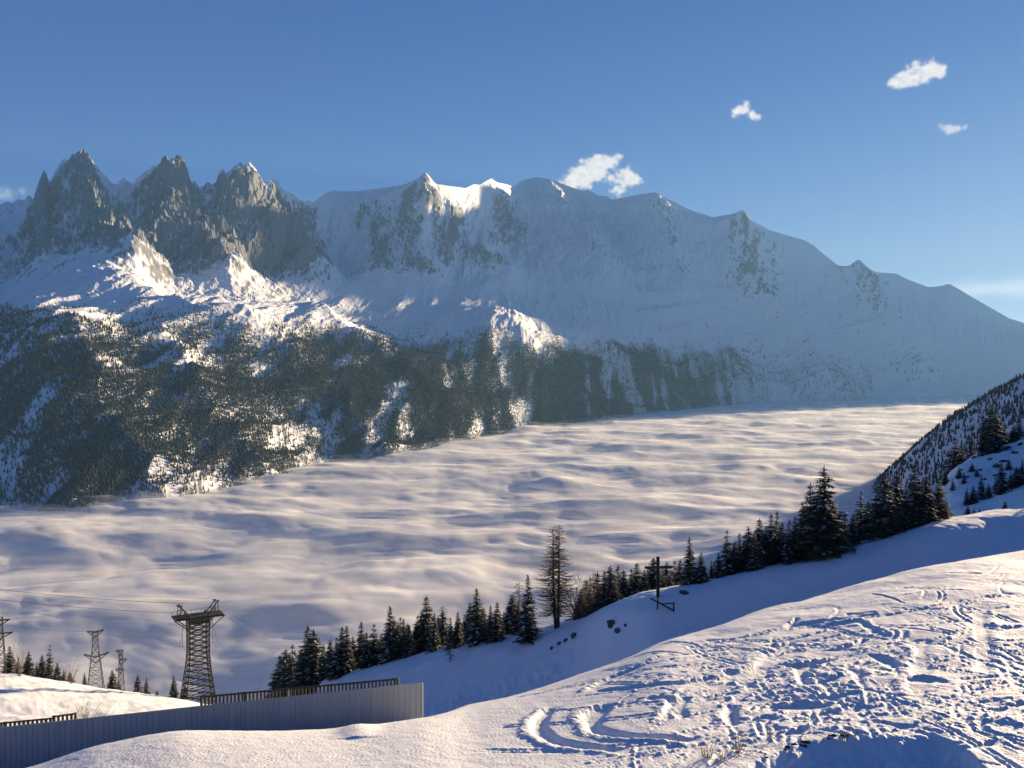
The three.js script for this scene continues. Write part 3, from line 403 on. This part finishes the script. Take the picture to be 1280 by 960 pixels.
// bare larch with two stems
function bareTree(h, stems, reach, seedLevels, r0) {
  const trunks = [], twigs = [];
  stems.forEach(([sx, sz, sh]) => {
    trunks.push(bar(V(sx * 0.35, -0.8, sz * 0.35), V(sx, h * sh * 0.5, sz), r0, r0 * 0.62, 8), bar(V(sx, h * sh * 0.5, sz), V(sx * 1.05, h * sh, sz), r0 * 0.62, 0.015, 6));
    for (let i = 0; i < seedLevels; i++) {
      const f = i / seedLevels, y = lerp(0.14, 0.985, f) * h * sh, R = reach * (f < 0.25 ? lerp(0.8, 1, f * 4) : (1 - (f - 0.25) / 0.78) ** 0.8) * rr(0.6, 1.1) + 0.12;
      for (let b = 0; b < 3; b++) {
        const az = rr(0, 6.3), dx = Math.cos(az), dz = Math.sin(az), p = (s) => V(sx + dx * R * s, y + R * (-0.52 * s + 0.50 * s * s) + 0.05 * s, sz + dz * R * s), r = 0.016 + 0.012 * R;
        twigs.push(bar(p(0), p(0.4), r, r * 0.8, 3), bar(p(0.4), p(0.75), r * 0.8, r * 0.55, 3), bar(p(0.75), p(1), r * 0.55, 0.008, 3));
        for (let k = 0; k < 6; k++) { const s = rr(0.2, 1.0), a = p(s), e = rr(0.2, 0.45) * (0.4 + R * 0.3); twigs.push(bar(a, a.clone().add(V(dx * e * 0.6 + rr(-1, 1) * e * 0.7, rr(-0.5, 0.5) * e, dz * e * 0.6 + rr(-1, 1) * e * 0.7)), 0.011, 0.006, 3)); }
      }
    }
  });
  return { trunk: mergeGeometries(trunks), crown: mergeGeometries(twigs) };
}
{
  const D = 91.5, p = groundPoint(697, D), h = (HZ - 655) / F * D - p.y, s = bareTree(h, [[0.15, 0, 1], [-0.42, 0.2, 0.97]], 2.2, 95, 0.17);
  const t = thing('larch_tree', 'tall leafless larch with two stems and fine drooping branches', 'tree', p); part('trunk', s.trunk, barkMat, t); part('crown', s.crown, twigMat, t);
  const s2 = bareTree(4, [[0, 0, 1]], 0.9, 26, 0.06);
  for (const [px, D, top, label] of [[562, 93.5, 797, 'thin leafless sapling alone on the shaded snow before the spruces'], [649, 99, 728, 'slim bare treetop rising beside the narrow pointed spruce'], [554, 106, 758, 'slim bare larch among the spruces behind the railing']]) { const q = groundPoint(px, D), t2 = thing('bare_sapling', label, 'tree', q), k = ((HZ - top) / F * D - q.y) / 4; t2.scale.set(Math.min(k, 1.6), k, Math.min(k, 1.6)); part('trunk', s2.trunk, barkMat, t2); part('crown', s2.crown, twigMat, t2); }
}
function bareShrub(n, h, spread, r) {              // many thin stems that fork upward
  const g = []; for (let i = 0; i < n; i++) {
    let p = V(rr(-0.12, 0.12) * spread, -0.15, rr(-0.12, 0.12) * spread); const az = rr(0, 6.3), lean = rr(0.1, 1) * spread / h; let d = V(Math.cos(az) * lean, 1, Math.sin(az) * lean).normalize();
    for (let k = 0; k < 4; k++) { const L = h * rr(0.2, 0.32), q = p.clone().addScaledVector(d, L); g.push(bar(p, q, r * (1 - k * 0.2), r * (0.8 - k * 0.2), 3)); for (let m = 0; m < 2; m++) g.push(bar(q, q.clone().addScaledVector(d.clone().add(V(rr(-0.7, 0.7), rr(-0.1, 0.3), rr(-0.7, 0.7))).normalize(), L * rr(0.4, 0.8)), r * 0.4, r * 0.15, 3)); p = q; d.add(V(rr(-0.3, 0.3), 0.05, rr(-0.3, 0.3))).normalize(); }
  } return mergeGeometries(g);
}
function placeShrub(px, D, n, h, spread, r, label) { lone('bare_shrub', bareShrub(n, h, spread, r), twigMat, label, 'shrub', groundPoint(px, D)); }
placeShrub(108, 118, 34, 3.6, 4.2, 0.035, 'large round leafless shrub behind the wall below the white slope');
placeShrub(21, 205, 14, 7, 3, 0.05, 'pale leafless thicket in the spruce row on the white slope');
placeShrub(86, 208, 12, 5, 2.6, 0.05, 'leafless thicket beside the slender pylon');
placeShrub(724, 95, 40, 4.0, 4.5, 0.04, 'brown leafless thicket between the larch and the cross knoll');
placeShrub(745, 93, 30, 3.4, 3.6, 0.04, 'brown leafless thicket under the dense spruces by the knoll');
placeShrub(1168, 95, 16, 3.0, 3.4, 0.04, 'leafless bush under the last spruce of the piste edge');
for (const [px, py, n, h, s, l] of [[886, 952, 16, 0.5, 0.45, 'clump of thin dry twigs at the left end of the broken snow bank'], [925, 946, 14, 0.62, 0.5, 'taller clump of dry twigs poking out beside the broken snow bank'], [905, 956, 12, 0.4, 0.4, 'low scatter of dry twigs between two taller clumps'], [965, 930, 5, 0.5, 0.25, 'single sparse dry stalk near the snow bank'], [1057, 928, 5, 0.72, 0.3, 'dark crooked branch standing up from the snow bank edge'], [1003, 926, 3, 0.4, 0.4, 'short dark twig leaning from the edge of the snow bank']]) { const [, D] = groundAt(px, py); placeShrub(px, D, n, h, s, 0.012, l); }

// ---------------------------------------------------------------- wooden cross on the knoll, broken rail and rocks beside it
const darkWood = std(0.035, 0.026, 0.020, 0.85), rockMat = [std(0.075, 0.07, 0.066, 0.95), std(0.11, 0.10, 0.092, 0.95)], soilMat = std(0.05, 0.036, 0.026, 1);
{
  const D = 81.6, p = groundPoint(823, D), top = (HZ - 696.5) / F * D - p.y, armY = (HZ - 709) / F * D - p.y, t = thing('wooden_cross', 'dark wooden summit cross on the snowy knoll', 'cross', p);
  part('post', box(0.24, top + 0.6, 0.24, 0, top / 2 - 0.3, 0), darkWood, t); part('arm', box(2.45, 0.2, 0.2, 0, armY, 0.225), darkWood, t); t.rotation.y = 0.12;
  const q = groundPoint(827, 79.5), r = thing('broken_rail', 'broken wooden rail leaning down the knoll below the cross', 'fence', q);
  part('rail', bar(V(-0.9, 0.75, 0.1), V(1.0, -0.15, 0.7), 0.07, 0.06, 6), darkWood, r); part('post', bar(V(0.95, -0.7, 0.65), V(0.98, 0.55, 0.62), 0.08, 0.07, 6), darkWood, r); part('rail', bar(V(0.05, 0.35, 0.35), V(1.0, 0.45, 0.6), 0.05, 0.05, 6), darkWood, r); part('post', bar(V(-0.35, -0.4, 0.2), V(-0.3, 0.8, 0.2), 0.07, 0.06, 6), darkWood, r);
}
function rockShape(r, sy, k) { const g = new THREE.IcosahedronGeometry(r, 2), p = g.attributes.position.array; for (let i = 0; i < p.length; i += 3) { const n = 1 + 1.0 * fbm(p[i] / r * 1.1 + k * 7, p[i + 1] / r * 1.3 + p[i + 2] / r * 0.9 + k, 4, 0.6); p[i] *= n; p[i + 1] *= n * sy; p[i + 2] *= n; } g.computeVertexNormals(); return g; }
const rocks = [0, 1, 2, 3].map((k) => rockShape(1, 0.8, k));
function rock(pos, s, label, group, k) { const m = lone('rock', rocks[k % 4], rockMat[k % 2], label, 'rock', pos, group); m.scale.set(s * rr(0.6, 1.1), s * rr(0.6, 1.0), s * rr(0.6, 1)); m.position.y -= s * 0.25; m.rotation.set(rr(-0.3, 0.3), rr(0, 6), rr(-0.3, 0.3)); }
[[766, 780, 0.62], [773, 792, 0.42], [783, 783, 0.22]].forEach(([px, py, s], k) => { let D = 83; for (let d = 72; d < 83; d += 0.25) if (HZ - ground(px, d) / d * F < py) { D = d; break; } rock(groundPoint(px, D), s, ['large dark rock sticking out of the side of the cross knoll', 'dark rock low on the snow under the cross knoll', 'small dark stone on the snow of the cross knoll'][k], undefined, k); });
[[718, 796, 0.5], [708, 803, 0.3], [700, 806, 0.35], [856, 743, 0.5], [690, 812, 0.25]].forEach(([px, py, s], k) => { let D = 92; for (let d = 74; d < 95; d += 0.25) if (HZ - ground(px, d) / d * F < py) { D = d; break; } rock(groundPoint(px, D), s, k === 3 ? 'flat rock on the crest beyond the wooden cross' : 'small dark stone in the broken snow below the bare larch', k === 3 ? undefined : 'stones below the larch', k + 1); });
[[1258, 577, 1.0], [1248, 584, 0.8], [1270, 566, 1.1], [1240, 575, 0.7], [1225, 588, 0.6], [1262, 560, 0.9], [1276, 556, 1.0], [1210, 598, 0.5], [1232, 600, 0.5], [1275, 590, 0.8], [1220, 572, 0.7], [1245, 596, 0.45], [1204, 588, 0.6], [1250, 566, 0.7]].forEach(([px, py, s], k) => { const D = hillSpot(px, py); rock(V((px - 640) / F * D, hillGround(px, D), -D), s, 'dark rock poking out of the snow on the hillside', 'rocks on the hillside', k); });
for (let k = 0; k < 26; k++) { const px = rr(955, 1085), py = CUT(px) + rr(-2, 2), [x, D] = groundAt(px, py), m = lone('soil_clod', rocks[k % 4], soilMat, 'dark clod of earth along the lip of the broken snow bank', 'soil', groundPoint(px, D), 'clods along the snow bank'); m.scale.setScalar(rr(0.025, 0.085)); m.scale.y *= 0.6; m.rotation.y = rr(0, 6); }

// ---------------------------------------------------------------- the corrugated wall with its railing
const WD = 38, wallX = (px) => (px - 640) / F * WD, wallTop = (px) => (HZ - lerp(912.5, 856, px / 527)) / F * WD;
{
  const sheet = [0, 1, 2].map((k) => std(0.36 + k * 0.016, 0.385 + k * 0.016, 0.39 + k * 0.016, 0.6)), capMat = std(0.45, 0.46, 0.47, 0.45, { metalness: 0.3 });
  const p0 = V(wallX(527), wallTop(527), -WD), t = thing('corrugated_wall', 'long grey corrugated metal wall with a sloping top edge, half buried in snow', 'wall', p0);
  const rib = 0.222, H = 4.2, slope = (wallTop(527) - wallTop(0)) / (wallX(527) - wallX(0)), prof = [[0, 0], [0.165, 0], [0.180, 0.035], [0.204, 0.035], [0.222, 0]];
  const sh = new THREE.Shape(); prof.forEach(([a, b], i) => (i ? sh.lineTo(a, b) : sh.moveTo(a, b))); [...prof].reverse().forEach(([a, b]) => sh.lineTo(a, b - 0.012));
  const g0 = new THREE.ExtrudeGeometry(sh, { depth: H, bevelEnabled: false }); g0.rotateX(-Math.PI / 2); g0.scale(1, 1, -1); g0.index || 0;
  { const p = g0.attributes.position; for (let i = 0; i < p.count; i++) p.setY(i, p.getY(i) - H + (p.getY(i) > H / 2 ? p.getX(i) * slope : 0)); g0.computeVertexNormals(); }
  for (let i = 0; i < 92; i++) { const x = -(i + 1) * rib, m = part('panel', g0, sheet[Math.floor(rnd() * 3)], t); m.position.set(x, x * slope, -0.002 * (i % 2)); }
  const len = 92 * rib, cap = box(len, 0.035, 0.07, -len / 2, 0, 0); { const p = cap.attributes.position; for (let i = 0; i < p.count; i++) p.setY(i, p.getY(i) + p.getX(i) * slope + 0.02); cap.computeVertexNormals(); }
  part('top_flashing', cap, sheet[0], t); part('end_flashing', box(0.035, H, 0.09, 0.02, -H / 2 + 0.02, 0), capMat, t);
  // railing just behind the wall
  const RD = 38.7, railMat = std(0.022, 0.018, 0.016, 0.7);
  const pt = (px, row) => at(px, row, RD);
  function railing(label, a, b, h, pitch, pw, posts) {
    const A = pt(...a), B = pt(...b), L = B.x - A.x, sl = (B.y - A.y) / L, r = thing('railing', label, 'railing', A);
    const tilt = (g) => { const p = g.attributes.position; for (let i = 0; i < p.count; i++) p.setY(i, p.getY(i) + p.getX(i) * sl); g.computeVertexNormals(); return g; };
    part('rail', tilt(box(L, 0.06, 0.06, L / 2, -0.03, 0)), railMat, r); part('rail', tilt(box(L, 0.05, 0.05, L / 2, -h, 0)), railMat, r);
    const pg = box(pw, h - 0.04, 0.03, 0, -h / 2 - 0.01, 0.047); for (let x = pitch / 2; x < L; x += pitch) { const m = part('picket', pg, railMat, r); m.position.set(x, x * sl, 0); }
    const og = box(0.09, h + 1.1, 0.09, 0, -h / 2 - 0.56, -0.08); for (const u of posts) { const m = part('post', og, railMat, r); m.position.set(u * L, u * L * sl, 0); }
  }
  railing('tall black picket railing behind the upper part of the corrugated wall', [248, 872.5], [497.5, 849.5], 0.45, 0.153, 0.085, [0.004, 0.22, 0.44, 0.66, 0.83, 0.995]);
  railing('short dark railing section with pickets beside the bare shrub', [62.5, 897.5], [91, 893.5], 0.43, 0.178, 0.095, [0.02, 0.98]);
  railing('low brown picket railing at the bottom end of the wall', [-60, 911], [62, 899.5], 0.38, 0.184, 0.107, [0.02, 0.5]);
  railing('railing sunk behind the wall with only its picket tops showing', [92, 905], [247, 886.5], 0.43, 0.243, 0.142, [0.01, 0.53, 0.98]);
}

// ---------------------------------------------------------------- pylons and cables
const steel = std(0.014, 0.016, 0.016, 0.85), steelGreen = std(0.045, 0.056, 0.052, 0.85);
function lattice(t, width, H, panels, r, mat) {     // four legs and braces on each side; width(f) is the side of the square at height f*H
  const c = (k, f) => { const w = width(f) / 2; return V([-1, 1, 1, -1][k] * w, f * H, [-1, -1, 1, 1][k] * w); }, fs = []; for (let i = 0; i <= panels; i++) fs.push((i / panels) ** 0.85);
  for (let k = 0; k < 4; k++) { const g = []; for (let i = 0; i < panels; i++) g.push(bar(c(k, fs[i]), c(k, fs[i + 1]), r * 1.6, r * 1.6, 5)); g.push(bar(c(k, 0).add(V(0, -2.5, 0)), c(k, 0), r * 1.6, r * 1.6, 5)); part('leg', mergeGeometries(g), mat, t); }
  for (let k = 0; k < 4; k++) { const g = [], n = (k + 1) % 4; for (let i = 0; i < panels; i++) { g.push(bar(c(k, fs[i]), c(n, fs[i + 1]), r, r, 4), bar(c(n, fs[i]), c(k, fs[i + 1]), r, r, 4), bar(c(k, fs[i + 1]), c(n, fs[i + 1]), r, r, 4)); } part('bracing', mergeGeometries(g), mat, t); }
}
const towerTop = [];
{
  const D = 208, p = groundPoint(246, D); p.y -= 0.5; const deckY = (HZ - 771) / F * D - p.y, t = thing('cable_tower', 'massive dark lattice cable tower with a wide platform and four horns', 'pylon', p); t.rotation.y = 0.5;
  const W = poly([[0, 7.0], [0.45, 4.7], [0.62, 4.1], [1, 4.2]]);
  lattice(t, W, deckY - 0.9, 15, 0.085, steel);
  const fl = [], R = 5.2; for (const s of [-1, 1]) { fl.push(bar(V(-R, 0, s * 2.2), V(R, 0, s * 2.2), 0.16, 0.16, 5), bar(V(s * 2.2, 0, -R * 0.8), V(s * 2.2, 0, R * 0.8), 0.16, 0.16, 5), bar(V(s * R, 0, -2.4), V(s * R, 0, 2.4), 0.13, 0.13, 5)); for (const q of [-1, 1]) fl.push(bar(V(s * 2.1, -2.6, q * 2.1), V(s * R, -0.1, q * 2.2), 0.11, 0.11, 5), bar(V(s * 2.1, -2.2, q * 2.1), V(s * 2.1, -0.1, q * R * 0.8), 0.1, 0.1, 5)); }
  for (let x = -R; x <= R; x += 0.65) fl.push(bar(V(x, 0.02, -2.3), V(x, 0.02, 2.3), 0.07, 0.07, 4));
  const deck = box(2 * R - 0.4, 0.14, 4.2, 0, 0.16, 0); fl.push(deck); fl.push(box(4.4, 1.2, 4.2, 0, -0.7, 0));
  part('platform', mergeGeometries(fl.map((g) => g.index ? g.toNonIndexed() : g)), steel, t).position.y = deckY;
  const guard = []; for (const s of [-1, 1]) { guard.push(bar(V(-R, 1.0, s * 2.3), V(R, 1.0, s * 2.3), 0.04, 0.04, 4)); for (let x = -R; x <= R; x += 1.05) guard.push(bar(V(x, 0, s * 2.3), V(x, 1.0, s * 2.3), 0.035, 0.035, 4)); }
  part('guard_rail', mergeGeometries(guard), steel, t).position.y = deckY;
  for (const [sx, sz, h] of [[-1, 1, 2.9], [-1, -1, 2.4], [1, 1, 3.2], [1, -1, 2.7]]) { const a = V(sx * 4.0, h, sz * 1.7), b = V(sx * 1.7, 0.1, sz * 1.3), e = V(sx * 4.0, 0.1, sz * 1.7), g = [bar(a, b, 0.12, 0.12, 5), bar(a, e, 0.09, 0.09, 5), bar(a.clone().lerp(b, 0.5), e, 0.06, 0.06, 4), bar(a.clone().lerp(b, 0.5), a.clone().lerp(e, 0.5), 0.06, 0.06, 4), bar(a.clone().lerp(b, 0.75), e.clone().lerp(b, 0.5), 0.06, 0.06, 4), bar(V(a.x - 0.5 * sx, a.y + 0.1, a.z), V(a.x + 0.25 * sx, a.y + 0.05, a.z), 0.14, 0.14, 5)]; part('horn', mergeGeometries(g), steel, t).position.y = deckY; }
  for (const s of [-1, 1]) part('hanging_frame', mergeGeometries([bar(V(s * 3.0, -1.2, 0.4), V(s * 4.0, -6.2, 0.4), 0.035, 0.035, 4), bar(V(s * 3.2, -1.2, -0.6), V(s * 3.2, -6.6, -0.6), 0.035, 0.035, 4), bar(V(s * 4.0, -6.2, 0.4), V(s * 3.0, -6.5, -0.6), 0.04, 0.04, 4)]), steel, t).position.y = deckY;
  towerTop.push(V(p.x, p.y + deckY + 2.4, p.z));
}
function pylon(label, px, D, top, w0, w1, arms, mat, panels) {
  const p = groundPoint(px, D); p.y -= 1; const H = (HZ - top) / F * D - p.y, t = thing('lattice_pylon', label, 'pylon', p); t.rotation.y = 0.35;
  lattice(t, (f) => lerp(w0, w1, Math.min(1, f / 0.8)), H - 0.3, panels, 0.05, mat);
  for (const [fy, l, r, up] of arms) { const y = fy * H, g = []; for (const z of [-0.4, 0.4]) g.push(bar(V(-l, y + up, z), V(0, y, z), 0.09, 0.09, 4), bar(V(0, y, z), V(r, y + up, z), 0.09, 0.09, 4), bar(V(-l, y + up, z), V(0, y - 1.3, z), 0.06, 0.06, 4), bar(V(r, y + up, z), V(0, y - 1.3, z), 0.06, 0.06, 4)); g.push(bar(V(-l, y + up, -0.4), V(-l, y + up, 0.4), 0.14, 0.14, 4), bar(V(r, y + up, -0.4), V(r, y + up, 0.4), 0.14, 0.14, 4)); part('cross_arm', mergeGeometries(g), mat, t); }
  towerTop.push(V(p.x, p.y + H, p.z));
}
pylon('greenish lattice pylon with two cross arms behind the white slope', 117, 225, 790, 4.0, 1.3, [[0.985, 1.8, 1.8, 0.3], [0.6, 2.4, 2.9, 0.9]], steelGreen, 8);
pylon('slender lattice pylon with short alternating arms beside a small spruce', 149, 235, 813, 1.9, 0.9, [[0.98, 1.1, 0.3, 0], [0.82, 0.4, 1.3, 0], [0.66, 1.2, 0.4, 0]], steelGreen, 8);
pylon('dark lattice pylon with two thick arms beside the first spruce of the slope', -3, 218, 771, 2.6, 1.2, [[0.93, 1.4, 2.0, 0], [0.72, 1.4, 2.6, 0]], steel, 8);
function cable(a, b, sag, r, label) { const c = new THREE.CatmullRomCurve3([0, 0.25, 0.5, 0.75, 1].map((u) => a.clone().lerp(b, u).add(V(0, -4 * sag * u * (1 - u), 0)))), g = new THREE.TubeGeometry(c, 40, r, 4), m = shade(new THREE.Mesh(g, std(0.06, 0.06, 0.065, 0.5))); m.name = numbered('cable'); m.userData = { label, category: 'cable' }; scene.add(m); }
{ const [a, b, c, e] = towerTop;
  cable(a.clone().add(V(-3, 0.3, 0)), at(-160, 716, 190), 1, 0.045, 'upper carrying cable running up from the big cable tower over the cloud');
  cable(a.clone().add(V(-3.5, -1.6, 1)), at(-160, 729, 190), 1, 0.045, 'lower haul cable running up from the big cable tower over the cloud');
  cable(a.clone().add(V(3.5, 0, 0)), at(470, 845, 900), 12, 0.05, 'cable descending from the big cable tower into the valley cloud');
  cable(e.clone().add(V(1, -2, 0)), b.clone().add(V(-1, 0, 0)), 0.6, 0.03, 'thin wire between the dark pylon and the greenish pylon');
}

// ---------------------------------------------------------------- mountain railway line across the far flank
{
  const pos = mtn.geo.attributes.position.array; const find = (px, row) => { let best = null; const i = colsM.reduce((b, p, k) => (Math.abs(p - px) < Math.abs(colsM[b] - px) ? k : b), 0); for (let j = 8; j < nR; j++) { const k = (j * nC + i) * 3; if (HZ - pos[k + 1] / -pos[k + 2] * F < row) { best = V(pos[k], pos[k + 1], pos[k + 2]); break; } } return best; };
  for (const [pts, label] of [[[[-20, 543], [5, 545], [30, 549], [55, 550], [85, 553]], 'dark railway gallery cut across the forested far flank'], [[[190, 560], [205, 563], [222, 566], [240, 571]], 'short snowy railway ledge on the far flank beyond the wooded spur']]) {
    const P = pts.map((q) => find(...q)).filter(Boolean).map((p) => p.add(V(0, 3, 3))); const gs = []; for (let i = 0; i < P.length - 1; i++) { const d = P[i + 1].clone().sub(P[i]), g = box(6, 5, d.length(), 0, 0, 0); g.lookAt(d); const m = P[i].clone().add(P[i + 1]).multiplyScalar(0.5); g.translate(m.x, m.y, m.z); gs.push(g); const s = box(9, 1.6, d.length(), 0, 3.4, 0); s.lookAt(d); s.translate(m.x, m.y, m.z); gs.push(s); }
    const m = shade(new THREE.Mesh(mergeGeometries(gs), std(0.07, 0.07, 0.075, 0.9))); m.name = numbered('railway_gallery'); m.userData = { label, category: 'railway' }; scene.add(m);
  }
}


renderer.render(scene, camera);
